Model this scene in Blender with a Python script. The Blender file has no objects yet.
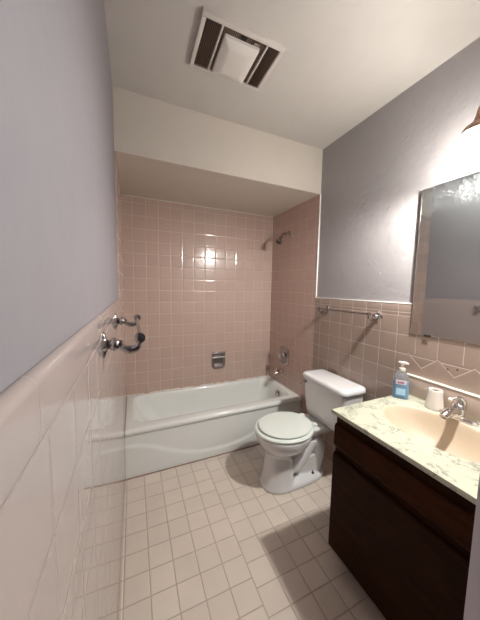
import bpy, bmesh, math, random
from mathutils import Vector, Matrix
random.seed(7)
PI = math.pi
sc = bpy.context.scene
COL = sc.collection

# ------------------------------------------------------------------ dimensions (metres)
W = 1.524            # tile face to tile face, left wall x=0, right wall x=W
D = 2.449            # back wall
YT = 1.828           # tub apron face
YF = 1.698           # soffit front face
ZS = 2.178           # soffit underside
H = 2.532            # ceiling
ZW = 1.313           # wainscot top
ZC = 0.800           # counter top
HALL = -1.5

# ------------------------------------------------------------------ material helpers
def srgb(r, g, b):
    f = lambda c: (c/255/12.92) if c/255 <= 0.04045 else ((c/255+0.055)/1.055)**2.4
    return (f(r), f(g), f(b), 1)

class NT:
    def __init__(s, name):
        s.m = bpy.data.materials.new(name); s.m.use_nodes = True
        s.t = s.m.node_tree; s.b = s.t.nodes['Principled BSDF']
    def n(s, typ, **kw):
        x = s.t.nodes.new(typ)
        for k, v in kw.items(): setattr(x, k, v)
        return x
    def put(s, sock, v):
        if isinstance(v, bpy.types.NodeSocket): s.t.links.new(v, sock)
        else: sock.default_value = v
    def math(s, op, a, b=None, c=None, clamp=False):
        x = s.n('ShaderNodeMath', operation=op, use_clamp=clamp)
        s.put(x.inputs[0], a)
        if b is not None: s.put(x.inputs[1], b)
        if c is not None: s.put(x.inputs[2], c)
        return x.outputs[0]
    def ramp(s, v, lo, hi):
        x = s.n('ShaderNodeMapRange', interpolation_type='SMOOTHSTEP')
        s.put(x.inputs['Value'], v); s.put(x.inputs['From Min'], lo); s.put(x.inputs['From Max'], hi)
        return x.outputs[0]
    def mix(s, f, a, b):
        x = s.n('ShaderNodeMix', data_type='RGBA')
        s.put(x.inputs[0], f); s.put(x.inputs[6], a); s.put(x.inputs[7], b)
        return x.outputs[2]
    def pos(s):
        g = s.n('ShaderNodeNewGeometry'); q = s.n('ShaderNodeSeparateXYZ')
        s.t.links.new(g.outputs['Position'], q.inputs[0]); s.P = g.outputs['Position']
        return q.outputs
    def noise(s, scale, detail=3, vec=None, rough=.5, dist=0):
        x = s.n('ShaderNodeTexNoise'); x.inputs['Scale'].default_value = scale
        x.inputs['Detail'].default_value = detail; x.inputs['Roughness'].default_value = rough
        x.inputs['Distortion'].default_value = dist
        if vec is None:
            g = s.n('ShaderNodeNewGeometry'); vec = g.outputs['Position']
        s.t.links.new(vec, x.inputs['Vector'])
        return x.outputs['Fac']
    def rnd(s, a, b, seed):
        c = s.n('ShaderNodeCombineXYZ'); s.put(c.inputs[0], a); s.put(c.inputs[1], b); c.inputs[2].default_value = seed
        x = s.n('ShaderNodeTexWhiteNoise', noise_dimensions='3D'); s.t.links.new(c.outputs[0], x.inputs[0])
        return x.outputs['Value']
    def bump(s, h, dist, strength=1.0):
        x = s.n('ShaderNodeBump'); x.inputs['Strength'].default_value = strength
        x.inputs['Distance'].default_value = dist; s.put(x.inputs['Height'], h)
        s.t.links.new(x.outputs[0], s.b.inputs['Normal'])
    def set(s, **kw):
        for k, v in kw.items(): s.put(s.b.inputs[k.replace('_', ' ')], v)
        return s.m

def simple(name, color, rough=.4, metal=0, coat=0, bumpy=0, **kw):
    a = NT(name); a.set(Base_Color=color, Roughness=rough, Metallic=metal)
    if coat: a.b.inputs['Coat Weight'].default_value = coat; a.b.inputs['Coat Roughness'].default_value = .08
    nz = a.noise(9, 3)
    if metal == 0: a.put(a.b.inputs['Base Color'], a.mix(a.math('MULTIPLY', nz, .12), color, tuple(c*.8 for c in color[:3])+(1,)))
    if bumpy: a.bump(a.noise(bumpy, 2), .002, .4)
    for k, v in kw.items(): a.put(a.b.inputs[k.replace('_', ' ')], v)
    return a.m

def paint(name, color, scale=28, amt=.0016, rough=.55, blobs=True):
    a = NT(name)
    n1 = a.noise(scale, 4, rough=.55); n2 = a.noise(scale*.33, 2)
    v = a.n('ShaderNodeTexVoronoi'); v.inputs['Scale'].default_value = 11
    g = a.n('ShaderNodeNewGeometry'); a.t.links.new(g.outputs['Position'], v.inputs['Vector'])
    blob = a.math('SUBTRACT', 1, a.ramp(v.outputs['Distance'], .03, .14))
    h = a.math('ADD', n1, n2)
    if blobs: h = a.math('ADD', h, a.math('MULTIPLY', blob, .8))
    a.bump(h, amt)
    c2 = tuple(c*.93 for c in color[:3])+(1,)
    return a.set(Base_Color=a.mix(n2, color, c2), Roughness=rough)

def tiles(name, ua, va, pu, pv, u0, v0, tile, grout, gw, rough=.12, stagger=None, cap=None, zig=False,
          tilt=.35, vary=.1, grout_rough=.8, mottled=.0, soft=.0, pillow=.3, wav=.25, bd=.0035):
    a = NT(name); P = a.pos(); u, v = P[ua], P[va]
    un = a.math('DIVIDE', a.math('SUBTRACT', u, u0), pu)
    iu = a.math('FLOOR', un)
    if stagger:      # columns beyond stagger[0] sit offset by stagger[1] pitches
        sh = a.math('MULTIPLY', a.math('GREATER_THAN', iu, stagger[0]), stagger[1])
        v_ = a.math('ADD', v, a.math('MULTIPLY', sh, pv))
    else: v_ = v
    vn = a.math('DIVIDE', a.math('SUBTRACT', v_, v0), pv)
    iv = a.math('FLOOR', vn)
    fu = a.math('SUBTRACT', un, iu); fv = a.math('SUBTRACT', vn, iv)
    du = a.math('MULTIPLY', a.math('MINIMUM', fu, a.math('SUBTRACT', 1, fu)), pu)
    dv = a.math('MULTIPLY', a.math('MINIMUM', fv, a.math('SUBTRACT', 1, fv)), pv)
    if cap:          # above cap the course is one taller row of long pieces
        above = a.math('GREATER_THAN', v, cap)
        cu = a.math('FRACT', a.math('DIVIDE', a.math('SUBTRACT', u, .25), .4572 if ua == 1 and rough < .1 else .1524))
        cd = du if rough > .1 else a.math('MULTIPLY', a.math('MINIMUM', cu, a.math('SUBTRACT', 1, cu)), .4572 if ua == 1 and rough < .1 else .1524)
        du = a.math('ADD', a.math('MULTIPLY', above, cd), a.math('MULTIPLY', a.math('SUBTRACT', 1, above), du))
        dv = a.math('MAXIMUM', dv, a.math('MULTIPLY', above, 1))
        dv = a.math('MINIMUM', dv, a.math('ABSOLUTE', a.math('SUBTRACT', v, cap)))
    if zig:          # diamond course over the vanity
        y0, half, zhi, zlo, yend = zig
        t = a.math('DIVIDE', a.math('SUBTRACT', u, y0), 2*half)
        ft = a.math('ABSOLUTE', a.math('SUBTRACT', a.math('FRACT', a.math('ADD', t, .5)), .5))   # 0 at peaks, .5 at valleys
        zl = a.math('SUBTRACT', zhi, a.math('MULTIPLY', ft, 2*(zhi-zlo)))
        inr = a.math('LESS_THAN', u, yend)
        dz = a.math('MULTIPLY', a.math('ABSOLUTE', a.math('SUBTRACT', v, zl)), .707)
        below = a.math('MULTIPLY', inr, a.math('LESS_THAN', v, a.math('ADD', zl, 0.0)))
        in2 = a.math('MULTIPLY', inr, a.math('LESS_THAN', v, zhi+.004))
        du = a.math('MAXIMUM', du, in2)
        dv = a.math('MAXIMUM', dv, below)
        dz = a.math('MAXIMUM', dz, a.math('SUBTRACT', 1, inr))
        d = a.math('MINIMUM', a.math('MINIMUM', du, dv), dz)
    else:
        d = a.math('MINIMUM', du, dv)
    g = a.math('SUBTRACT', 1, a.ramp(d, gw*.5, gw*.5+.0012+soft))
    r1 = a.rnd(iu, iv, 1.3); r2 = a.rnd(iu, iv, 5.1); r3 = a.rnd(iu, iv, 9.7)
    tc = a.mix(a.math('MULTIPLY', r1, 1), tuple(c*(1-vary) for c in tile[:3])+(1,), tuple(min(1, c*(1+vary)) for c in tile[:3])+(1,))
    if mottled:
        nn = a.noise(7, 4); tc = a.mix(a.math('MULTIPLY', nn, mottled), tc, tuple(c*.55 for c in tile[:3])+(1,))
    gn = a.noise(6, 3)
    gc = a.mix(a.ramp(gn, .35, .65), grout, tuple(c*.75+t_*.2 for c, t_ in zip(grout[:3], tile[:3]))+(1,))
    col = a.mix(g, tc, gc)
    pil = a.ramp(d, 0, .010)
    tl = a.math('ADD', a.math('MULTIPLY', a.math('SUBTRACT', r2, .5), fu), a.math('MULTIPLY', a.math('SUBTRACT', r3, .5), fv))
    h = a.math('ADD', a.math('MULTIPLY', pil, pillow), a.math('MULTIPLY', tl, tilt))
    h = a.math('ADD', h, a.math('MULTIPLY', a.noise(14, 2), wav))
    h = a.math('SUBTRACT', h, a.math('MULTIPLY', g, .3))
    a.bump(h, bd)
    rr = a.math('ADD', a.math('MULTIPLY', g, grout_rough-rough), rough, clamp=True)
    return a.set(Base_Color=col, Roughness=rr)

# ------------------------------------------------------------------ colours
PINK = (.50, .375, .32, 1)
GROUTW = (.70, .58, .52, 1)
M = {}
M['back_tile'] = tiles('pink_wall_tile_back', 0, 2, .1105, .1105, -.027, 1.241-11*.1105, PINK, (.62, .505, .45, 1), .0022, rough=.13, tilt=.14, vary=.02, pillow=.25)
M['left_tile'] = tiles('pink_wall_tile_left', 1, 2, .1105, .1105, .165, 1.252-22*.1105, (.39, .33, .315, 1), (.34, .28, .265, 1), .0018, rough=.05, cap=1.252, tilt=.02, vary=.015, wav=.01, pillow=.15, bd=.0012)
M['left_tub_tile'] = tiles('pink_wall_tile_left_tub', 1, 2, .1105, .1105, .185, 1.252-22*.1105, PINK, (.62, .505, .45, 1), .002, rough=.13, tilt=.02, wav=.02, bd=.0012)
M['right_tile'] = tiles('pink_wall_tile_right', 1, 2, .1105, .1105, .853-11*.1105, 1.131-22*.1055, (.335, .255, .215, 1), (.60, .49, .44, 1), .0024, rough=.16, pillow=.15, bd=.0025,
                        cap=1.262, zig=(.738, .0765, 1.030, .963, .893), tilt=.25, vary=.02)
# cross joints on the right wall measured at 1.131 / 1.027: keep that pitch
M['right_tub_tile'] = tiles('pink_wall_tile_shower_end', 1, 2, .1105, .1105, .853-11*.1105, 1.131-22*.1055, (.52, .375, .325, 1), (.58, .45, .40, 1), .0026, rough=.2, tilt=.2, vary=.02)
M['floor'] = tiles('beige_floor_tile', 0, 1, .1130, .1113, .121-.113, 1.055-22*.1113, (.71, .625, .545, 1), (.42, .335, .28, 1), .0016, rough=.3,
                   stagger=(4.5, .42), tilt=.25, vary=.04, mottled=.35, soft=.0012, pillow=.25)
M['paint_left'] = paint('lavender_white_paint', (.262, .248, .27, 1), 22, .0010, .5, blobs=False)
M['paint_right'] = paint('lilac_grey_paint', (.335, .315, .318, 1), 26, .0022, .38)
M['paint_ceiling'] = paint('warm_white_ceiling_paint', (.62, .585, .545, 1), 30, .0010, .7, blobs=False)
M['paint_soffit'] = paint('cream_soffit_paint', (.66, .60, .53, 1), 24, .0010, .6, blobs=False)
M['trim_white'] = simple('white_trim_paint', (.85, .82, .79, 1), .35)
M['jamb'] = paint('shaded_white_door_trim', (.60, .57, .63, 1), 20, .0006, .4, blobs=False)  # white casing; its lilac shadow tone is put into the paint colour
M['caulk'] = NT('stained_white_caulk')
_c = M['caulk']; M['caulk'] = _c.set(Base_Color=_c.mix(_c.ramp(_c.noise(17, 4), .52, .66), (.78, .73, .67, 1), (.42, .22, .13, 1)), Roughness=.5)
M['grime'] = simple('brown_base_joint', (.33, .21, .16, 1), .7)
M['tub'] = simple('white_tub_enamel', (.785, .81, .785, 1), .12, coat=.5)
M['china'] = simple('white_vitreous_china', (.74, .735, .74, 1), .10, coat=.6)
M['seat'] = simple('off_white_toilet_seat', (.735, .785, .735, 1), .28)
M['chrome'] = simple('chrome', (.72, .70, .69, 1), .12, metal=1)
M['nickel'] = simple('dark_chrome', (.42, .385, .39, 1), .16, metal=1)  # chrome with part of its dark reflection put into the base colour
M['bronze'] = simple('brushed_bronze', (.36, .22, .17, 1), .32, metal=1)
M['dark'] = simple('black_gap', (.02, .015, .012, 1), .6)
M['plastic'] = simple('white_plastic', (.72, .68, .62, 1), .4)
M['ceramic'] = simple('cream_ceramic', (.80, .75, .70, 1), .2, coat=.4)

def wood(ca, cb, nm):
    a = NT(nm)
    mp = a.n('ShaderNodeMapping'); g = a.n('ShaderNodeNewGeometry'); a.t.links.new(g.outputs['Position'], mp.inputs[0])
    mp.inputs['Scale'].default_value = (14, 2.2, 14)
    n1 = a.noise(3.2, 6, vec=mp.outputs[0], dist=.8)
    col = a.mix(a.ramp(n1, .3, .72), ca, cb)
    a.bump(n1, .0008)
    return a.set(Base_Color=col, Roughness=.5, Specular_IOR_Level=.06)
M['wood'] = wood((.017, .0055, .0018, 1), (.030, .010, .0035, 1), 'dark_walnut_cabinet'); M['wood_red'] = wood((.026, .0075, .0022, 1), (.048, .0135, .0040, 1), 'reddish_walnut_front')

def marble():
    a = NT('cultured_marble')
    w = a.noise(7.5, 8, dist=1.1, rough=.68); w2 = a.noise(11, 5, dist=1.2)
    vein = a.math('SUBTRACT', 1, a.ramp(a.math('ABSOLUTE', a.math('SUBTRACT', w, .5)), .0, .028))
    cloud = a.ramp(w2, .48, .70)
    col = a.mix(a.math('MULTIPLY', cloud, .55), (.50, .50, .395, 1), (.34, .34, .28, 1))
    col = a.mix(a.math('MULTIPLY', a.math('MULTIPLY', vein, a.ramp(w2, .38, .56)), .8), col, (.17, .17, .15, 1))
    return a.set(Base_Color=col, Roughness=.16)
M['marble'] = marble()
M['bowl'] = simple('tan_marble_basin', (.52, .42, .31, 1), .5)

M['splash'] = simple('pinkish_tan_marble', (.52, .41, .35, 1), .16)
M['marble_plain'] = simple('cream_marble_edge', (.84, .80, .70, 1), .2)
def mirror_mat():
    a = NT('worn_mirror'); P = a.pos()
    n1 = a.noise(150, 5, dist=1.0, rough=.75); n2 = a.noise(9, 4)
    hgt = a.ramp(P[2], 1.50, 1.95)
    thr = a.math('SUBTRACT', .80, a.math('MULTIPLY', hgt, .31))
    spots = a.ramp(a.math('SUBTRACT', a.math('ADD', a.math('MULTIPLY', n1, .8), a.math('MULTIPLY', n2, .2)), thr), -.02, .09)
    a.set(Base_Color=(.53, .515, .50, 1), Metallic=1.0, Roughness=.04)
    df = a.n('ShaderNodeBsdfDiffuse'); df.inputs['Color'].default_value = (.62, .65, .66, 1)
    mx = a.n('ShaderNodeMixShader'); a.t.links.new(a.math('ADD', a.math('MULTIPLY', spots, .12), .02), mx.inputs[0])
    a.t.links.new(a.b.outputs[0], mx.inputs[1]); a.t.links.new(df.outputs[0], mx.inputs[2])
    a.t.links.new(mx.outputs[0], a.t.nodes['Material Output'].inputs['Surface'])
    return a.m
M['mirror'] = mirror_mat()

def shade_mat():
    a = NT('lit_frosted_glass'); t = a.t
    tr = a.n('ShaderNodeBsdfTranslucent'); tr.inputs[0].default_value = (.95, .95, .92, 1)
    gl = a.n('ShaderNodeBsdfGlossy'); gl.inputs['Roughness'].default_value = .1
    tp = a.n('ShaderNodeBsdfTransparent'); em = a.n('ShaderNodeEmission')
    em.inputs['Color'].default_value = (1, .985, .95, 1); em.inputs['Strength'].default_value = 2.2
    m1 = a.n('ShaderNodeMixShader'); m1.inputs[0].default_value = .40
    t.links.new(tr.outputs[0], m1.inputs[1]); t.links.new(tp.outputs[0], m1.inputs[2])
    m2 = a.n('ShaderNodeMixShader'); m2.inputs[0].default_value = .06
    t.links.new(m1.outputs[0], m2.inputs[1]); t.links.new(gl.outputs[0], m2.inputs[2])
    ad = a.n('ShaderNodeAddShader'); t.links.new(m2.outputs[0], ad.inputs[0]); t.links.new(em.outputs[0], ad.inputs[1])
    t.links.new(ad.outputs[0], t.nodes['Material Output'].inputs['Surface'])
    t.nodes.remove(a.b)
    return a.m
M['shade'] = shade_mat()
a = NT('lit_bulb_glass'); M['bulb'] = a.set(Base_Color=(1, 1, 1, 1), Emission_Color=(1, .9, .75, 1), Emission_Strength=30.)
M['lens'] = simple('frosted_vent_lens', (.78, .74, .69, 1), .35)
M['grille'] = NT('slatted_brown_grille')
_g = M['grille']; _p = _g.pos()
_h = _g.math('FRACT', _g.math('MULTIPLY', _p[0], 110))
_s = _g.ramp(_g.math('ABSOLUTE', _g.math('SUBTRACT', _h, .5)), .12, .32)
_g.bump(_s, .003); M['grille'] = _g.set(Base_Color=_g.mix(_s, (.05, .03, .02, 1), (.17, .115, .08, 1)), Roughness=.6)  # brown ribs, darker in the slots between them
M['ventframe'] = simple('aged_white_vent_frame', (.70, .65, .60, 1), .3)
M['soap_liquid'] = simple('blue_soap', (.26, .47, .70, 1), .12, Transmission_Weight=.35, IOR=1.33)
M['clear'] = simple('clear_plastic', (.80, .86, .92, 1), .08, Transmission_Weight=.85, IOR=1.2)
M['label_pink'] = simple('pale_pink_label', (.66, .60, .70, 1), .3)
M['label_red'] = simple('dark_red_print', (.26, .05, .12, 1), .4)
M['label_blue'] = simple('light_blue_print', (.38, .62, .82, 1), .4)
M['hallwall'] = paint('hall_paint', (.6, .58, .6, 1), 20, .0008, .6, blobs=False)

# ------------------------------------------------------------------ mesh helpers
def link_bm(name, bm, mat, parent=None, smooth=True, angle=35):
    bmesh.ops.recalc_face_normals(bm, faces=bm.faces)
    me = bpy.data.meshes.new(name); bm.to_mesh(me); bm.free()
    for m in (mat if isinstance(mat, (list, tuple)) else [mat]): me.materials.append(m)
    if smooth:
        for p in me.polygons: p.use_smooth = True
        me.set_sharp_from_angle(angle=math.radians(angle))
    o = bpy.data.objects.new(name, me); COL.objects.link(o)
    if parent:
        o.parent = parent; o.location = -Vector(parent.location)
        if parent.parent: o.location = Vector((0, 0, 0)) if parent.type == 'MESH' else o.location
    return o

def child_world(o, parent):
    """meshes are written in world coordinates; keep them there under a parent"""
    o.parent = parent
    L = Vector((0, 0, 0)); p = parent
    while p: L += Vector(p.location); p = p.parent
    o.location = -L
    return o

def mk(name, bm, mat, parent=None, **kw):
    o = link_bm(name, bm, mat, None, **kw)
    if parent: child_world(o, parent)
    return o

def box(bm, x0, x1, y0, y1, z0, z1, bev=0, seg=2):
    r = bmesh.ops.create_cube(bm, size=1)
    vs = r['verts']
    for v in vs:
        v.co = Vector(((x0+x1)/2+v.co.x*(x1-x0), (y0+y1)/2+v.co.y*(y1-y0), (z0+z1)/2+v.co.z*(z1-z0)))
    if bev:
        es = list({e for v in vs for e in v.link_edges})
        bmesh.ops.bevel(bm, geom=es, offset=bev, segments=seg, profile=.5, affect='EDGES')
    return bm

def B(*a, **k): return box(bmesh.new(), *a, **k)

def frame_for(d):
    d = d.normalized(); up = Vector((0, 0, 1)) if abs(d.z) < .9 else Vector((1, 0, 0))
    a = d.cross(up).normalized(); return a, d.cross(a).normalized()

def tube(bm, pts, rad, n=14, cap=True):
    """sweep a circle along pts; rad is a number or one per point"""
    pts = [Vector(p) for p in pts]; rings = []; A = None
    for i, p in enumerate(pts):
        d = (pts[min(i+1, len(pts)-1)]-pts[max(i-1, 0)]).normalized()
        if A is None: A, _ = frame_for(d)
        A = (A - d*A.dot(d)).normalized(); Bv = d.cross(A)
        r = rad if not hasattr(rad, '__len__') else rad[i]
        rings.append([bm.verts.new(p+(A*math.cos(2*PI*k/n)+Bv*math.sin(2*PI*k/n))*r) for k in range(n)])
    for a, b in zip(rings, rings[1:]):
        for k in range(n): bm.faces.new((a[k], a[(k+1) % n], b[(k+1) % n], b[k]))
    if cap: bm.faces.new(rings[0][::-1]); bm.faces.new(rings[-1])
    return bm

def spline(pts, n=8):
    pts = [Vector(p) for p in pts]; out = []
    P = [pts[0]*2-pts[1]]+pts+[pts[-1]*2-pts[-2]]
    for i in range(1, len(P)-2):
        for k in range(n):
            t = k/n; a, b, c, d = P[i-1:i+3]
            out.append(.5*((2*b)+(c-a)*t+(2*a-5*b+4*c-d)*t*t+(-a+3*b-3*c+d)*t**3))
    out.append(pts[-1]); return out

def lathe(bm, origin, axis, prof, n=32, cap=True):
    """prof: (radius, height along axis)"""
    o = Vector(origin); ax = Vector(axis).normalized(); a, b = frame_for(ax); rings = []
    for r, h in prof:
        rings.append([bm.verts.new(o+ax*h+(a*math.cos(2*PI*k/n)+b*math.sin(2*PI*k/n))*max(r, 1e-5)) for k in range(n)])
    for p, q in zip(rings, rings[1:]):
        for k in range(n): bm.faces.new((p[k], p[(k+1) % n], q[(k+1) % n], q[k]))
    if cap: bm.faces.new(rings[0][::-1]); bm.faces.new(rings[-1])
    return bm

def loft(bm, rings, cap=True):
    R = [[bm.verts.new(p) for p in r] for r in rings]; n = len(R[0])
    for p, q in zip(R, R[1:]):
        for k in range(n): bm.faces.new((p[k], p[(k+1) % n], q[(k+1) % n], q[k]))
    if cap: bm.faces.new(R[0][::-1]); bm.faces.new(R[-1])
    return bm

def superell(cx, cy, a, b, z, n=56, e=2.0, af=None):
    """closed outline; af = semi axis on the -x side when different from a"""
    out = []
    for k in range(n):
        t = 2*PI*k/n; c, s = math.cos(t), math.sin(t)
        sx = (abs(c)**(2/e))*(1 if c >= 0 else -1); sy = (abs(s)**(2/e))*(1 if s >= 0 else -1)
        out.append(Vector((cx+(a if c >= 0 or af is None else af)*sx, cy+b*sy, z)))
    return out

def rrect(x0, x1, y0, y1, r, z, n=8):
    out = []
    for cx, cy, a0 in ((x1-r, y1-r, 0), (x0+r, y1-r, 90), (x0+r, y0+r, 180), (x1-r, y0+r, 270)):
        for k in range(n+1):
            t = math.radians(a0+90*k/n); out.append(Vector((cx+r*math.cos(t), cy+r*math.sin(t), z)))
    return out

def empty(name, loc, label, cat, group=None):
    o = bpy.data.objects.new(name, None); COL.objects.link(o); o.location = loc; o.empty_display_size = .05
    o['label'] = label; o['category'] = cat
    if group: o['group'] = group
    return o
def tag(o, label, cat, group=None):
    o['label'] = label; o['category'] = cat
    if group: o['group'] = group
    return o
def struct(name, bm, mat, parent=None, **k):
    o = mk(name, bm, mat, parent, **k); o['kind'] = 'structure'; return o

# ------------------------------------------------------------------ the room
XP, XR = -.010, W+.008       # painted plaster faces
struct('floor', B(-.13, W+.13, HALL, D+.1, -.1, 0), M['floor'], smooth=False)
struct('ceiling', B(-.13, W+.13, HALL, D+.1, H, H+.1), M['paint_ceiling'], smooth=False)
wl = struct('wall_left', B(-.13, XP, HALL, D+.1, 0, H), M['paint_left'], smooth=False)
wr = struct('wall_right', B(XR, W+.13, HALL, D+.1, 0, H), M['paint_right'], smooth=False)
wb = struct('wall_back', B(XP, XR, D+.008, D+.1, 0, H), M['paint_soffit'], smooth=False)
struct('wall_soffit', B(XP, XR, YF, D+.008, ZS, H), M['paint_soffit'], smooth=False)

def wainscot(side, y0, y1):
    """slab of tile with a rounded bullnose cap along its top edge"""
    xf = 0 if side == 'l' else W; xb = XP if side == 'l' else XR
    s = 1 if side == 'l' else -1
    bm = bmesh.new(); prof = [(xb, 0), (xf, 0), (xf, 1.247), (xf+s*.0004, 1.252), (xf+s*.0012, 1.258), (xf+s*.0012, 1.301)]
    for k in range(1, 7):
        t = k/6*PI/2; prof.append((xf+s*.0012-s*.0105*(1-math.cos(t)), 1.301+.0115*math.sin(t)))
    prof.append((xb, ZW-.001))
    r0 = [bm.verts.new((x, y0, z)) for x, z in prof]; r1 = [bm.verts.new((x, y1, z)) for x, z in prof]
    n = len(prof)
    for k in range(n): bm.faces.new((r0[k], r0[(k+1) % n], r1[(k+1) % n], r1[k]))
    bm.faces.new(r0); bm.faces.new(r1[::-1])
    return bm
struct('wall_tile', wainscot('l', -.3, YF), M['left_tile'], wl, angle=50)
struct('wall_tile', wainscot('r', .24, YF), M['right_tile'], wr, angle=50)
struct('wall_tile', B(XP, 0, YF, D, 0, ZS), M['left_tub_tile'], wl, smooth=False)
struct('wall_tile', B(W, XR, YF, D, 0, ZS), M['right_tub_tile'], wr, smooth=False)
struct('wall_tile', B(XP, XR, D, D+.008, 0, ZS), M['back_tile'], wb, smooth=False)

# white painted edges where tile meets plaster
struct('trim_1', B(W-.002, XR, YF-.007, YF+.001, ZW-.004, ZS, bev=.0015), M['trim_white'])
struct('trim_2', B(W-.002, XR, .885, YF+.001, ZW-.003, ZW+.004, bev=.0015), M['trim_white'])
struct('trim_3', B(.0, W, D-.004, D, ZS-.005, ZS, bev=.001), M['trim_white'])
# stained bead along the tub and the brown joint at its foot
bm = bmesh.new()
tube(bm, [(x*.02+.0, D-.004, .367+.0015*math.sin(x*1.7)) for x in range(0, 77)], [.0035+.0018*math.sin(x*.9)*math.sin(x*2.3) for x in range(0, 77)], 8)
struct('trim_4', bm, M['caulk'])
struct('trim_5', B(.0, W, YT-.006, YT+.002, 0, .006, bev=.002), M['grime'])

# door wall with an open doorway the picture was taken through
bm = B(.75, XR, .11, .235, 0, H); box(bm, XP, .75, .11, .235, 2.08, H)
struct('wall_front', bm, M['paint_right'], smooth=False)
bm = B(.729, .752, .10, .24, 0, 2.08, bev=.002); box(bm, XP, .729, .10, .24, 2.058, 2.082, bev=.002)
struct('door_1', bm, M['jamb'])
struct('wall_hall', B(-.13, W+.13, HALL-.1, HALL, 0, H), M['hallwall'], smooth=False)

# two screw holes and a towel-bar scar in the tile over the basin
for (y, z) in ((.692, .996), (.652, 1.005)):
    bm = bmesh.new(); lathe(bm, (W+.002, y, z), (-1, 0, 0), [(.0045, 0), (.0045, .0024), (.002, .0026), (0, .0022)], 12)
    mk('screw_hole', bm, M['dark'], wr)['kind'] = 'structure'

# ------------------------------------------------------------------ bathtub
tub = empty('bathtub', (W/2, (YT+D)/2, 0), 'white enamel bathtub in the pink tiled alcove under the soffit', 'bathtub')
ZT = .365
def tub_shell():
    bm = bmesh.new(); x0, x1, y0, y1 = .001, W-.001, YT, D-.001
    def R(i, z, r=.03, dx=0, dy=0): return rrect(x0+i, x1-i, y0+i, y1-i, r, z, 8)
    def Rb(a0, a1, b0, b1, r, z): return rrect(a0, a1, b0, b1, r, z, 8)
    rings = [Rb(x0, x1, y0+.012, y1, .004, ZT-.05), Rb(x0, x1, y0+.002, y1, .004, ZT-.04), Rb(x0, x1, y0-.004, y1, .004, ZT-.022),
             Rb(x0, x1, y0+.000, y1, .004, ZT-.008), Rb(x0+.002, x1-.002, y0+.010, y1-.002, .006, ZT-.001), Rb(x0+.006, x1-.006, y0+.025, y1-.006, .01, ZT)]
    ix0, ix1, iy0, iy1 = .062, 1.470, YT+.088, D-.042
    rings += [Rb(ix0-.012, ix1+.012, iy0-.012, iy1+.012, .075, ZT-.0005), Rb(ix0, ix1, iy0, iy1, .075, ZT-.004), Rb(ix0+.010, ix1-.006, iy0+.008, iy1-.006, .08, ZT-.014),
              Rb(ix0+.03, ix1-.016, iy0+.016, iy1-.012, .09, ZT-.06), Rb(ix0+.09, ix1-.035, iy0+.03, iy1-.03, .10, ZT-.17),
              Rb(ix0+.17, ix1-.055, iy0+.05, iy1-.05, .11, ZT-.26), Rb(ix0+.23, ix1-.08, iy0+.075, iy1-.075, .10, ZT-.295), Rb(ix0+.33, ix1-.16, iy0+.12, iy1-.12, .07, ZT-.305)]
    loft(bm, rings, cap=False)
    vs = list(bm.verts)[-36:]; bm.faces.new(vs)
    return bm
mk('tub_basin', tub_shell(), M['tub'], tub, angle=60)
# apron: front panel with a sweeping moulded ridge
def apron():
    bm = bmesh.new(); NX, NZ = 96, 44; g = []
    zt = ZT-.030
    key = [(0, .245), (.12, .235), (.22, .19), (.36, .118), (.55, .068), (.78, .062), (.95, .088), (1.1, .145), (1.25, .205), (1.40, .238), (W, .245)]
    def curve(x):
        for (a, za), (b, zb) in zip(key, key[1:]):
            if a <= x <= b:
                t = (x-a)/(b-a); t = t*t*(3-2*t) if False else t; return za+(zb-za)*t
        return key[-1][1]
    sm = lambda x: sum(curve(min(W, max(0, x+d*.02))) for d in range(-4, 5))/9
    for j in range(NZ+1):
        row = []
        for i in range(NX+1):
            x = .001+(W-.002)*i/NX; z = zt*j/NZ
            c = sm(x); t = max(0, min(1, (z-c+.012)/.024)); t = t*t*(3-2*t)
            y = YT+.004+.010*t                     # above the ridge the panel steps back
            if j == NZ: y = YT+.004
            row.append(bm.verts.new((x, y, z)))
        g.append(row)
    for j in range(NZ):
        for i in range(NX): bm.faces.new((g[j][i], g[j][i+1], g[j+1][i+1], g[j+1][i]))
    # solid back
    bb = [[bm.verts.new((x, YT+.04, z)) for x in (.001, W-.001)] for z in (0, zt)]
    bm.faces.new((bb[0][0], bb[0][1], bb[1][1], bb[1][0]))
    return bm
mk('apron', apron(), M['tub'], tub, angle=60)
bm = bmesh.new(); lathe(bm, (1.443, 2.125, .292), (-1, 0, .14), [(.0, 0), (.034, .0), (.034, .006), (.026, .011), (.010, .013), (0, .013)], 28, cap=False)
ov = mk('overflow_plate', bm, M['nickel'], tub)
bm = bmesh.new(); tube(bm, [(1.43, 2.125, .297), (1.418, 2.125, .315)], .004, 8); mk('overflow_lever', bm, M['nickel'], ov)
bm = bmesh.new(); lathe(bm, (1.25, 2.13, ZT-.304), (0, 0, 1), [(.03, 0), (.03, .003), (.02, .004), (0, .002)], 24); mk('drain', bm, M['nickel'], tub)

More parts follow.
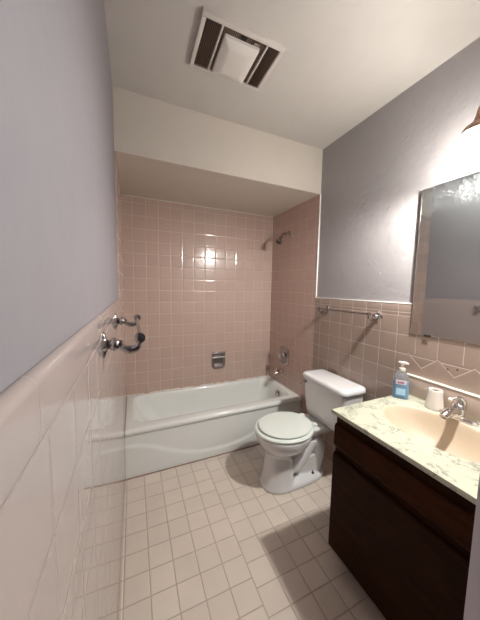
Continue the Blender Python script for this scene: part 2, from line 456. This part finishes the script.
# ------------------------------------------------------------------ shower fittings on the end wall
t = empty('shower_fixture', (W, 2.132, 1.934), 'small chrome shower head on a bent arm, high on the tiled end wall', 'shower head')
bm = bmesh.new(); lathe(bm, (W, 2.132, 1.934), (-1, 0, 0), [(.030, -.002), (.030, .004), (.022, .010), (.012, .014)], 24); mk('flange', bm, M['nickel'], t)
bm = bmesh.new(); tube(bm, spline([(W+.0, 2.132, 1.934), (1.48, 2.130, 1.936), (1.445, 2.125, 1.922), (1.420, 2.118, 1.895)]), .0095, 12); mk('arm', bm, M['nickel'], t)
bm = bmesh.new(); ax = Vector((-.48, -.12, -.87))
lathe(bm, (1.424, 2.119, 1.899), ax, [(.011, 0), (.016, .004), (.016, .016), (.012, .020), (.014, .026), (.028, .050), (.033, .058), (.033, .070), (.028, .073), (.0, .070)], 28); hd = mk('head', bm, M['nickel'], t)
bm = bmesh.new(); lathe(bm, Vector((1.424, 2.119, 1.899))+ax*.0715, ax, [(.0, .001), (.026, .002), (.024, .004), (0, .0045)], 24, cap=False); mk('spray_face', bm, M['dark'], hd)

t = empty('shower_valve', (W, 2.148, .688), 'chrome square valve plate with a round knob on the tub end wall', 'faucet valve')
bm = bmesh.new(); pr = [Vector((W+.0, p.x, p.y)) for p in rrect(2.138-.078, 2.138+.078, .680-.088, .680+.088, .026, 0)]
pr2 = [Vector((W-.006, p.y, p.z)) for p in pr]; c = Vector((W-.011, 2.138, .680))
pr3 = [c+(Vector((c.x, p.y, p.z))-c)*.88 for p in pr]
loft(bm, [pr, pr2, pr3]); mk('plate', bm, M['nickel'], t)
bm = bmesh.new(); lathe(bm, (W-.010, 2.148, .690), (-1, 0, 0), [(.026, 0), (.022, .012), (.016, .020), (.027, .028), (.030, .040), (.027, .052), (.012, .056), (0, .056)], 28); kn = mk('knob', bm, M['chrome'], t)
bm = bmesh.new(); tube(bm, [(W-.05, 2.148, .690), (W-.056, 2.125, .672), (W-.060, 2.10, .655)], [.007, .006, .008], 10); mk('lever', bm, M['chrome'], kn)

t = empty('tub_spout', (W, 2.165, .508), 'chrome tub spout with a lift knob, just below the valve plate', 'spout')
bm = bmesh.new(); tube(bm, spline([(W+.0, 2.165, .508), (1.49, 2.165, .509), (1.455, 2.15, .509), (1.425, 2.14, .504), (1.414, 2.14, .492)]), [.027]*8+[.025]*8+[.022]*8+[.019]*8+[.017], 18); sp = mk('spout', bm, M['chrome'], t)
bm = bmesh.new(); lathe(bm, (1.445, 2.147, .526), (0, 0, 1), [(.005, -.004), (.005, .010), (.011, .016), (.011, .024), (.006, .028), (0, .028)], 16); mk('diverter_knob', bm, M['chrome'], t)

# ------------------------------------------------------------------ soap dish in the back wall
sx0, sx1, sz0, sz1 = .822, .972, .520, .702
t = empty('soap_dish', ((sx0+sx1)/2, D, sz0), 'chrome soap dish with a grab bar set in the back wall above the tub', 'soap dish')
def dish_outline(i, y):
    x0, x1, z0, z1 = sx0+i, sx1-i, sz0+i, sz1-i; r = .038-i*.5; o = []
    for cx, a0 in ((x0+r, 180), (x1-r, 270)):
        for k in range(9):
            q = math.radians(a0+90*k/8); o.append(Vector((cx+r*math.cos(q), y, z0+r+r*math.sin(q))))
    o += [Vector((x1, y, z1)), Vector((x0, y, z1))]
    return o
bm = bmesh.new()
loft(bm, [dish_outline(0, D+.002), dish_outline(0, D-.006), dish_outline(.004, D-.009), dish_outline(.014, D-.009), dish_outline(.020, D-.004), dish_outline(.024, D-.0005), dish_outline(.05, D-.0003)])
mk('recess', bm, M['nickel'], t, angle=25)
bm = bmesh.new(); tube(bm, [(sx0+.002, D-.024, sz1-.050), (sx1-.002, D-.024, sz1-.050)], .0075, 12)
for x in (sx0+.008, sx1-.008): tube(bm, [(x, D-.004, sz1-.050), (x, D-.024, sz1-.050)], .006, 10)
mk('grab_bar', bm, M['chrome'], t)
bm = B(sx0-.002, sx1+.002, D-.020, D-.002, sz1-.012, sz1-.002, bev=.003); mk('top_lip', bm, M['chrome'], t)
bm = bmesh.new(); loft(bm, [[Vector((x, y, sz0+.030)) for x, y in ((sx0+.018, D-.002), (sx1-.018, D-.002), (sx1-.03, D-.040), (sx0+.03, D-.040))],
                            [Vector((x, y, sz0+.042)) for x, y in ((sx0+.018, D-.002), (sx1-.018, D-.002), (sx1-.028, D-.044), (sx0+.028, D-.044))]])
mk('tray', bm, M['chrome'], t)

# ------------------------------------------------------------------ towel bars
def towel_bar(side, y0, y1, z, label):
    s = 1 if side == 'l' else -1; xf = .0 if side == 'l' else W
    t = empty('towel_bar', (xf, (y0+y1)/2, z), label, 'towel bar', 'ornate chrome towel bars')
    for y in (y0, y1):
        # four-pointed rosette
        bm = bmesh.new(); rr = []
        for (k, h) in ((1.0, 0), (1.0, .003), (.86, .006), (.55, .009), (.30, .014)):
            ring = []
            for q in range(48):
                a = 2*PI*q/48; rad = .020+.0085*abs(math.cos(2*a))**2.2*(1.0 if True else 0)
                rad = (.021+.015*(abs(math.cos(2*a))**2))*k
                ring.append(Vector((xf+s*h, y+rad*math.sin(a)*.92, z+rad*math.cos(a))))
            rr.append(ring)
        loft(bm, rr); mk('rosette', bm, M['nickel'], t, angle=50)
        bm = bmesh.new()
        lathe(bm, (xf+s*.014, y, z), (s, 0, 0), [(.010, 0), (.015, .004), (.0185, .012), (.016, .020), (.010, .026), (.013, .029), (.008, .033)], 20)
        path = spline([(xf+s*.036, y, z), (xf+s*.050, y, z-.013), (xf+s*.068, y, z-.018), (xf+s*.083, y, z-.011), (xf+s*.090, y, z+.004)])
        n = len(path); tube(bm, path, [.0070+.0045*math.sin(PI*i/(n-1)) for i in range(n)], 12)
        mk('arm', bm, M['nickel'], t, angle=60)
        # ring socket that takes the rod
        sy = 1 if y == y1 else -1
        bm = bmesh.new(); lathe(bm, (xf+s*.090, y-.007, z+.014), (0, 1, 0), [(.0, -.003), (.006, -.003), (.007, .0), (.0145, .001), (.0145, .013), (.007, .014), (.006, .017), (0, .017)], 20, cap=False)
        mk('socket', bm, M['nickel'], t)
    bm = bmesh.new(); tube(bm, [(xf+s*.090, y0, z+.014), (xf+s*.090, y1, z+.014)], .0058, 12); mk('rod', bm, M['nickel'], t)
    return t
towel_bar('l', .728, 1.204, 1.231, 'towel bar with curled chrome arms on the pink tile of the left wall')
towel_bar('r', 1.092, 1.545, 1.220, 'towel bar with ornate chrome posts on the right wall above the toilet tank')

# ------------------------------------------------------------------ ceiling vent
vx0, vx1, vy0, vy1 = .362, .763, 1.09, 1.362
zb = H-.018
t = empty('ceiling_vent', ((vx0+vx1)/2, (vy0+vy1)/2, H), 'rectangular ceiling fan vent with brown grilles beside a central unlit lens', 'vent')
bm = bmesh.new(); fw = .020
vw = vx1-vx0; X = lambda f: vx0+vw*f
for (a0, a1, b0, b1) in ((vx0, vx1, vy0, vy0+fw), (vx0, vx1, vy1-fw*.7, vy1), (vx0, vx0+fw, vy0+fw, vy1-fw*.7), (vx1-fw, vx1, vy0+fw, vy1-fw*.7)):
    box(bm, a0, a1, b0, b1, zb, H+.002, bev=.003)
mk('frame', bm, M['ventframe'], t)
mk('divider', B(X(.225), X(.245), vy0+.018, vy1-.010, zb-.002, H, bev=.002), M['ventframe'], t)
mk('divider', B(X(.775), X(.795), vy0+.018, vy1-.010, zb-.002, H, bev=.002), M['ventframe'], t)
for (a0, a1) in ((X(.045), X(.225)), (X(.795), X(.955))):
    bm = B(a0, a1, vy0+fw-.002, vy1-fw*.6, H-.008, H)
    k = 0; x = a0+.004
    while x < a1-.004:
        box(bm, x, x+.0022, vy0+fw, vy1-fw*.7, zb+.001, H-.007); x += .0085
    mk('grille', bm, M['grille'], t, smooth=False)
mk('housing', B(X(.245), X(.775), vy0+.018, vy1-.012, H-.010, H), M['grille'], t, smooth=False)
bm = bmesh.new(); lx0, lx1, ly0, ly1 = X(.285), X(.725), vy0+.052, vy1-.012
loft(bm, [rrect(lx0, lx1, ly0, ly1, .006, H-.009), rrect(lx0+.002, lx1-.002, ly0+.002, ly1-.002, .006, H-.022), rrect(lx0+.022, lx1-.022, ly0+.022, ly1-.022, .010, H-.034), rrect(lx0+.045, lx1-.045, ly0+.045, ly1-.045, .010, H-.036)])
mk('lens', bm, M['lens'], t, angle=25)
for x in (X(.50), X(.66)): mk('clip', B(x-.014, x+.014, vy0+.030, vy0+.044, H-.020, H-.009, bev=.002), M['chrome'] if x > X(.6) else M['dark'], t)

# ------------------------------------------------------------------ mirror
my0, my1, mz0, mz1 = .275, .880, 1.148, 1.930
t = empty('wall_mirror', (W, (my0+my1)/2, mz0), 'large frameless mirror with speckled worn top, on the wall above the basin', 'mirror')
mk('glass', B(W-.006, W+.002, my0, my1, mz0, mz1, bev=.0015), M['mirror'], t, smooth=False)
mk('edge_strip', B(W-.0075, XR, my1-.003, my1+.0035, mz0, mz1, bev=.001), M['chrome'], t)
for y in (.795, .36):
    mk('clip', B(W-.011, W+.001, y-.016, y+.016, mz0-.005, mz0+.006, bev=.002), M['dark'], t)
mk('backing', B(W+.001, XR, my0+.01, my1-.01, mz0+.01, mz1-.01), M['dark'], t, smooth=False)

# ------------------------------------------------------------------ wall light
LX, LY, LZ = 1.340, .582, 1.97
t = empty('wall_sconce', (XR, LY, 2.06), 'lit wall light with a frosted bell glass shade above the mirror', 'wall light')
bm = bmesh.new(); lathe(bm, (XR, LY, 2.06), (-1, 0, 0), [(.058, -.001), (.058, .008), (.050, .014), (.030, .018), (.016, .028), (.012, .034)], 32); mk('backplate', bm, M['bronze'], t)
bm = bmesh.new(); pa = spline([(XR-.03, LY, 2.06), (1.47, LY, 2.085), (1.43, LY, 2.135), (1.38, LY, 2.138), (LX+.004, LY, 2.105), (LX, LY, 2.07)]); tube(bm, pa, .0065, 12); mk('arm', bm, M['bronze'], t)
bm = bmesh.new(); lathe(bm, (LX, LY, 2.020), (0, 0, 1), [(.045, 0), (.047, .009), (.042, .020), (.026, .031), (.013, .040), (.010, .058)], 32); mk('fitter', bm, M['bronze'], t)
bm = bmesh.new()
outer = [(.042, .122), (.047, .108), (.064, .082), (.078, .050), (.092, .022), (.104, .006), (.108, 0)]
prof = [(r, h) for r, h in outer]+[(r-.003, h) for r, h in outer[::-1]]
lathe(bm, (LX, LY, 1.908), (0, 0, 1), prof, 40, cap=False); mk('lamp_shade', bm, M['shade'], t, angle=80)
bm = bmesh.new(); lathe(bm, (LX, LY, 1.975), (0, 0, 1), [(0, -.030), (.012, -.027), (.022, -.014), (.024, 0), (.019, .018), (.013, .034), (.013, .056), (0, .056)], 20, cap=False); bulb = mk('bulb', bm, M['bulb'], t)

# ------------------------------------------------------------------ vanity cabinet
vy0_, vy1_ = .268, .872; VXF = .985
t = empty('vanity_cabinet', (1.25, .57, 0), 'dark brown wooden vanity cabinet standing against the right wall', 'cabinet')
bm = B(VXF, VXF+.018, vy0_, vy1_, .07, .777, bev=.003); box(bm, 1.04, 1.058, vy0_+.002, vy1_-.002, 0.0, .072)
box(bm, VXF+.01, W-.0005, vy0_, vy0_+.016, .0, .777, bev=.002); box(bm, VXF+.01, W-.0005, vy1_-.016, vy1_, .07, .777, bev=.002)
box(bm, 1.04, W-.0005, vy1_-.016, vy1_, .0, .072); box(bm, VXF+.01, W-.0005, vy0_, vy1_, .07, .086)
mk('carcass', bm, M['wood'], t)
def slab(y0, y1, z0, z1, topslope=.018, botslope=.0):
    """front panel with bevelled finger-pull edges"""
    bm = bmesh.new(); xf = .965
    prof = [(VXF+.001, z0), (VXF-.003, z0), (xf+.004, z0+.004+botslope), (xf, z0+.010+botslope), (xf, z1-.012), (xf+.005, z1-.003), (VXF+.001, z1)]
    loft(bm, [[Vector((x, y, z)) for x, z in prof] for y in (y0, y0+.004)] and
             [[Vector((x if i in (1, 2) else x+.004*(x < VXF-.004), y, z)) for x, z in prof] for i, y in enumerate((y0, y0+.005, y1-.005, y1))])
    return bm
mk('drawer_front', slab(vy0_+.004, vy1_-.004, .612, .736, botslope=.012), M['wood_red'], t, angle=25)
ym = (vy0_+vy1_)/2
mk('door', slab(vy0_+.004, vy1_-.004, .085, .590), M['wood'], t, angle=25)

# countertop with integral basin, splash at the wall
bcx, bcy, ba, bb_ = 1.262, .577, .155, .232
cx0, cx1, cy0, cy1 = .962, W-.0005, .262, .886
ct = empty('sink_counter', (1.24, .57, ZC-.03), 'cream marbled vanity countertop with an oval tan basin, on the dark cabinet', 'countertop')
def counter():
    bm = bmesh.new(); ang = [2*PI*k/96 for k in range(96)]
    for x, y in ((cx0, cy0), (cx0, cy1), (cx1, cy0), (cx1, cy1)):
        a = math.atan2(y-bcy, x-bcx) % (2*PI); i = min(range(96), key=lambda k: abs(ang[k]-a)); ang[i] = a
    ang.sort()
    def rp(a, i=0):
        c, s = math.cos(a), math.sin(a); ts = []
        if c > 1e-9: ts.append((cx1-i-bcx)/c)
        if c < -1e-9: ts.append((cx0+i-bcx)/c)
        if s > 1e-9: ts.append((cy1-i-bcy)/s)
        if s < -1e-9: ts.append((cy0+i-bcy)/s)
        m = min(ts); return bcx+m*c, bcy+m*s
    def ep(a, k):
        c, s = math.cos(a), math.sin(a); r = 1/math.sqrt((c/(ba*k))**2+(s/(bb_*k))**2)
        return bcx+r*c, bcy+r*s
    rings = []
    for i, z in ((.004, ZC-.022), (0, ZC-.019), (0, ZC-.004), (.001, ZC-.001), (.004, ZC)):
        rings.append([Vector((*rp(a, i), z)) for a in ang])
    rings.append([Vector((*ep(a, 1.05), ZC)) for a in ang])
    for k, dz in ((1.02, .0005), (1.0, .003), (.97, .010), (.92, .028), (.84, .055), (.72, .085), (.56, .110), (.38, .124), (.2, .130), (.08, .132)):
        rings.append([Vector((*ep(a, k), ZC-dz)) for a in ang])
    R = [[bm.verts.new(p) for p in r] for r in rings]; n = len(ang)
    for j, (p, q) in enumerate(zip(R, R[1:])):
        for k in range(n):
            f = bm.faces.new((p[k], p[(k+1) % n], q[(k+1) % n], q[k])); f.material_index = 1 if j >= 6 else 0
    bm.faces.new(R[-1]).material_index = 1
    # underside of the slab, left open round the bowl
    U = [[bm.verts.new((*rp(a, i), ZC-.022)) for a in ang] for i in (.004, .035)]
    for k in range(n): bm.faces.new((U[0][k], U[0][(k+1) % n], U[1][(k+1) % n], U[1][k]))
    return bm
top = mk('counter_slab', counter(), [M['marble'], M['bowl']], ct, angle=50)
mk('backsplash', B(W-.022, W-.0005, cy0, cy1-.004, ZC, .909, bev=.003), M['splash'], ct)
mk('top_edge', B(W-.024, W-.0005, cy0, cy1-.003, .908, .915, bev=.002), M['marble_plain'], ct)
bm = bmesh.new(); lathe(bm, (bcx, bcy, ZC-.133), (0, 0, 1), [(.024, 0), (.024, .004), (.016, .005), (.012, .002), (0, .002)], 24); mk('drain', bm, M['chrome'], ct)

# faucet
FX, FY = 1.448, .598
t = empty('sink_faucet', (FX, FY, ZC), 'chrome single lever faucet standing behind the oval basin', 'faucet')
bm = bmesh.new(); loft(bm, [superell(FX, FY, .024, .076, ZC+z, 48, 2.6) for z in (0.0005, .010)]+[superell(FX, FY, .020, .070, ZC+.016, 48, 2.6), superell(FX, FY, .012, .05, ZC+.019, 48, 2.4)]); mk('base_plate', bm, M['chrome'], t)
bm = bmesh.new(); lathe(bm, (FX, FY, ZC+.012), (0, 0, 1), [(.027, 0), (.025, .012), (.0235, .035), (.024, .046), (.020, .056), (.010, .062), (0, .063)], 28); 
tube(bm, spline([(FX-.005, FY, ZC+.034), (FX-.05, FY, ZC+.046), (FX-.09, FY, ZC+.044), (FX-.115, FY, ZC+.036)]), [.020]*8+[.018]*8+[.0165]*8+[.016], 18)
mk('body', bm, M['chrome'], t, angle=50)
bm = bmesh.new(); lathe(bm, (FX-.108, FY, ZC+.040), (-.85, 0, -.5), [(.014, 0), (.0155, .004), (.0155, .014), (.011, .015), (.009, .012), (0, .012)], 20); ae = mk('aerator', bm, M['nickel'], t)
bm = bmesh.new(); tube(bm, spline([(FX+.010, FY-.016, ZC+.045), (FX+.012, FY-.014, ZC+.082), (FX-.004, FY-.004, ZC+.101), (FX-.028, FY+.006, ZC+.100), (FX-.045, FY+.012, ZC+.094)]), [.0085]*8+[.0085]*8+[.0075]*8+[.006]*9, 12)
tube(bm, [(FX, FY, ZC+.062), (FX, FY, ZC+.092)], [.013, .009], 14)
lv = mk('lever', bm, M['chrome'], t, angle=60)
bm = bmesh.new(); bmesh.ops.create_uvsphere(bm, u_segments=16, v_segments=10, radius=.0095, matrix=Matrix.Translation((FX-.048, FY+.013, ZC+.094))); mk('lever_tip', bm, M['ceramic'], lv)

# soap bottle
BX, BY = 1.416, .848
t = empty('soap_bottle', (BX, BY, ZC), 'pump bottle of blue hand soap on the corner of the marbled counter', 'bottle')
def bsec(w, d, z, e=2.6, n=40):
    o = []
    for k in range(n):
        q = 2*PI*k/n; c, s = math.cos(q), math.sin(q)
        o.append((w*(abs(c)**(2/e))*(1 if c >= 0 else -1), d*(abs(s)**(2/e))*(1 if s >= 0 else -1), z))
    return o
wdir = Vector((.62, -.785, 0)).normalized(); ndir = Vector((-.785, -.62, 0)).normalized()
def place(pts): return [Vector((BX, BY, ZC))+wdir*p[0]+ndir*p[1]+Vector((0, 0, p[2])) for p in pts]
bm = bmesh.new(); loft(bm, [place(bsec(*s)) for s in ((.034, .019, .001), (.037, .022, .005), (.038, .023, .03), (.037, .0225, .07), (.036, .0215, .096))]); mk('soap', bm, M['soap_liquid'], t)
bm = bmesh.new(); loft(bm, [place(bsec(*s)) for s in ((.036, .0215, .0965), (.034, .020, .115), (.030, .018, .130), (.021, .015, .143), (.015, .014, .149), (.013, .013, .153))]); mk('bottle_shoulder', bm, M['clear'], t)
bm = bmesh.new(); lathe(bm, (BX, BY, ZC+.152), (0, 0, 1), [(.0155, 0), (.0155, .014), (.012, .017), (.006, .018), (.005, .040)], 20)
loft(bm, [place(bsec(.012, .010, z, 2.2)) for z in (.189, .195)])
tube(bm, [Vector((BX, BY, ZC+.194)), Vector((BX, BY, ZC+.195))+wdir*.016, Vector((BX, BY, ZC+.192))+wdir*.028], [.0075, .006, .0045], 12)
loft(bm, [place(bsec(.020, .012, z, 2.2)) for z in (.194, .201)])
mk('pump', bm, M['plastic'], t)
def decal(w0, w1, z0, z1, off, mat, name, par, nseg=10):
    bm = bmesh.new(); L = []
    for lay in (0, .0006):
        for zz in (z0, z1):
            row = []
            for k in range(nseg+1):
                w = w0+(w1-w0)*k/nseg; f = (1-(abs(w)/.0395)**2.6)**(1/2.6)
                row.append(Vector((BX, BY, ZC+zz))+wdir*w+ndir*(.0232*f+off+lay))
            L.append(row)
    order = [L[0], L[1], L[3], L[2]]
    V = [[bm.verts.new(p) for p in r] for r in order]
    for i in range(4):
        a_, b_ = V[i], V[(i+1) % 4]
        for k in range(nseg): bm.faces.new((a_[k], a_[k+1], b_[k+1], b_[k]))
    return mk(name, bm, mat, par)
lb = decal(-.026, .022, .080, .104, .0002, M['label_pink'], 'label', t)
for k, (w, hh) in enumerate(((-.015, .010), (-.007, .008), (.001, .011), (.009, .008))):
    decal(w-.0028, w+.0028, .087, .087+hh, .0012, M['label_red'], 'printed_mark', lb, 3)
decal(-.022, .020, .022, .058, .0002, M['label_blue'], 'label', t)

# toothbrush cup
TX, TY = 1.458, .702
t = empty('toothbrush_cup', (TX, TY, ZC), 'small cream tapered toothbrush cup beside the backsplash', 'cup')
bm = bmesh.new(); lathe(bm, (TX, TY, ZC), (0, 0, 1), [(.036, .0005), (.039, .003), (.039, .010), (.036, .030), (.031, .078), (.030, .092), (.0285, .096), (.023, .096), (.021, .091), (.021, .05), (0, .05)], 36, cap=False); mk('cup', bm, M['ceramic'], t, angle=60)
bm = bmesh.new(); loft(bm, [superell(TX, TY, .0205, .0205, ZC+z, 32, 2) for z in (.084, .088)]); mk('opening', bm, M['dark'], t)

# ------------------------------------------------------------------ toilet
TYC = 1.408; ZR = .392
t = empty('toilet', (1.15, TYC, 0), 'white two piece toilet with its lid down, between tub and vanity', 'toilet')
bm = bmesh.new()
# foot flange
loft(bm, [superell(1.11, TYC, .285, .122, z, 64, 2.7, af=.235) for z in (0.0, .018)]+[superell(1.11, TYC, .278, .115, .030, 64, 2.7, af=.228), superell(1.10, TYC, .24, .09, .040, 64, 2.6, af=.21)])
# pedestal column under the bowl
loft(bm, [superell(cx, TYC, a, b, z, 64, 2.3, af=af) for cx, a, af, b, z in
     ((1.02, .095, .142, .121, .004), (1.02, .090, .136, .113, .035), (1.02, .085, .124, .100, .09), (1.02, .085, .120, .096, .15), (1.02, .085, .116, .092, .20), (1.02, .088, .118, .094, .24), (1.03, .09, .125, .10, .27))])
# bowl
loft(bm, [superell(cx, TYC, a, b, z, 64, 2.15, af=af) for cx, a, af, b, z in
     ((1.04, .08, .11, .085, .215), (1.045, .12, .140, .108, .25), (1.05, .155, .175, .144, .285), (1.05, .175, .196, .168, .32), (1.05, .190, .206, .178, .348), (1.05, .195, .212, .181, .37), (1.05, .194, .211, .180, ZR-.006), (1.05, .188, .205, .174, ZR))])
# trapway
tube(bm, spline([(1.06, TYC-.01, .10), (1.13, TYC-.03, .13), (1.19, TYC-.035, .20), (1.25, TYC-.03, .265), (1.30, TYC-.025, .27), (1.34, TYC-.02, .20), (1.335, TYC-.015, .12), (1.30, TYC-.01, .02)]), .056, 20)
loft(bm, [superell(1.25, TYC, .12, .055, z, 40, 2.6) for z in (.01, .16)])
# rear deck under tank
loft(bm, [rrect(1.18, 1.42, TYC-.075, TYC+.065, .03, .32), rrect(1.14, 1.46, TYC-.105, TYC+.095, .03, .36), rrect(1.12, 1.48, TYC-.118, TYC+.105, .03, .392), rrect(1.125, 1.475, TYC-.114, TYC+.101, .03, .402)])
bowl = mk('bowl', bm, M['china'], t)
rm = bowl.modifiers.new('fuse', 'REMESH'); rm.mode = 'VOXEL'; rm.voxel_size = .006; rm.use_smooth_shade = True
smo = bowl.modifiers.new('soften', 'SMOOTH'); smo.factor = .6; smo.iterations = 7
# seat ring and lid
bm = bmesh.new()
loft(bm, [superell(1.052, TYC, a, b, z, 72, 2.05, af=af) for a, af, b, z in ((.192, .205, .172, ZR), (.203, .218, .184, ZR+.004), (.205, .221, .186, ZR+.012), (.200, .215, .180, ZR+.018), (.19, .192, .163, ZR+.019))])
seat = mk('seat', bm, M['seat'], t)
bm = bmesh.new()
loft(bm, [superell(1.055, TYC, a, b, z, 72, 2.05, af=af) for a, af, b, z in ((.192, .190, .159, ZR+.022), (.199, .197, .163, ZR+.025), (.200, .198, .164, ZR+.031), (.195, .193, .160, ZR+.036), (.17, .17, .145, ZR+.0375), (.08, .08, .07, ZR+.038))])
lid = mk('lid', bm, M['seat'], t)
mk('seam', (lambda b: (loft(b, [superell(1.055, TYC, .190, .161, z, 72, 2.05, af=.187) for z in (ZR+.0185, ZR+.0225)]), b)[1])(bmesh.new()), M['dark'], lid)
for dy in (-.07, .07):
    mk('hinge', B(1.235, 1.275, TYC+dy-.016, TYC+dy+.016, .396, .424, bev=.007, seg=3), M['seat'], t)
for dy in (-.085, .085):
    bm = bmesh.new(); tube(bm, [(1.262, TYC+dy*.85, .030), (1.262, TYC+dy*.85, .062)], .0035, 8); tube(bm, [(1.262, TYC+dy*.85, .030), (1.262, TYC+dy*.85, .044)], .010, 8)
    mk('floor_bolt', bm, M['dark'], t)
# tank (slightly rotated about its rear)
TKY = 1.338
bm = bmesh.new()
loft(bm, [rrect(x0, 1.505, TKY-w, TKY+w, r, z, 8) for x0, w, r, z in ((1.335, .170, .03, .405), (1.322, .186, .035, .416), (1.314, .194, .035, .47), (1.308, .204, .035, .60), (1.306, .208, .035, .690))])
tank = mk('tank', bm, M['china'], t, angle=50)
bm = bmesh.new()
loft(bm, [rrect(x0, x1, TKY-w, TKY+w, r, z, 8) for x0, x1, w, r, z in ((1.302, 1.508, .210, .035, .690), (1.292, 1.512, .220, .042, .696), (1.288, 1.513, .223, .045, .709), (1.290, 1.512, .221, .045, .724), (1.300, 1.508, .212, .040, .733), (1.32, 1.49, .19, .03, .736))])
mk('tank_lid', bm, M['china'], t, angle=60)
bm = bmesh.new(); lathe(bm, (1.310, TKY+.172, .668), (-1, 0, 0), [(.014, 0), (.014, .006), (.009, .012), (.007, .018)], 16)
tube(bm, [(1.290, TKY+.172, .668), (1.284, TKY+.180, .655), (1.278, TKY+.196, .634)], [.007, .008, .010], 10); mk('flush_lever', bm, M['nickel'], t)

# ------------------------------------------------------------------ lights
def light(name, typ, loc, energy, color, **k):
    l = bpy.data.lights.new(name, typ); l.energy = energy; l.color = color
    for a_, v in k.items(): setattr(l, a_, v)
    o = bpy.data.objects.new(name, l); COL.objects.link(o); o.location = loc; return o
light('bulb_light', 'POINT', (LX, LY, 1.918), 84, (1, .975, .925), shadow_soft_size=.028)

wd = bpy.data.worlds.new('world'); sc.world = wd; wd.use_nodes = True
bg = wd.node_tree.nodes['Background']; bg.inputs[0].default_value = (.80, .78, 1.0, 1); bg.inputs[1].default_value = .17
# added cool fill from the unseen hall, without a fixture
light('hall_fill', 'AREA', (.75, -.85, H-.03), 1.7, (.86, .84, 1.0), size=.3)

# ------------------------------------------------------------------ camera
f, yaw, pitch, roll, cx, cz = 246.025, .4094, -.0900, .0170, .0763, 1.3876
cam = bpy.data.cameras.new('camera'); co = bpy.data.objects.new('camera', cam); COL.objects.link(co); sc.camera = co
fw_ = Vector((math.sin(yaw)*math.cos(pitch), math.cos(yaw)*math.cos(pitch), math.sin(pitch)))
r_ = Vector((math.cos(yaw), -math.sin(yaw), 0)); u_ = r_.cross(fw_)
R_ = r_*math.cos(roll)+u_*math.sin(roll); U_ = -r_*math.sin(roll)+u_*math.cos(roll)
m = Matrix(((R_.x, U_.x, -fw_.x, cx), (R_.y, U_.y, -fw_.y, 0), (R_.z, U_.z, -fw_.z, cz), (0, 0, 0, 1)))
co.matrix_world = m
cam.sensor_fit = 'VERTICAL'; cam.sensor_height = 36; cam.lens = f/620*36; cam.clip_start = .01

sc.view_settings.view_transform = 'Standard'; sc.view_settings.look = 'None'
sc.view_settings.exposure = 0; sc.view_settings.gamma = 1
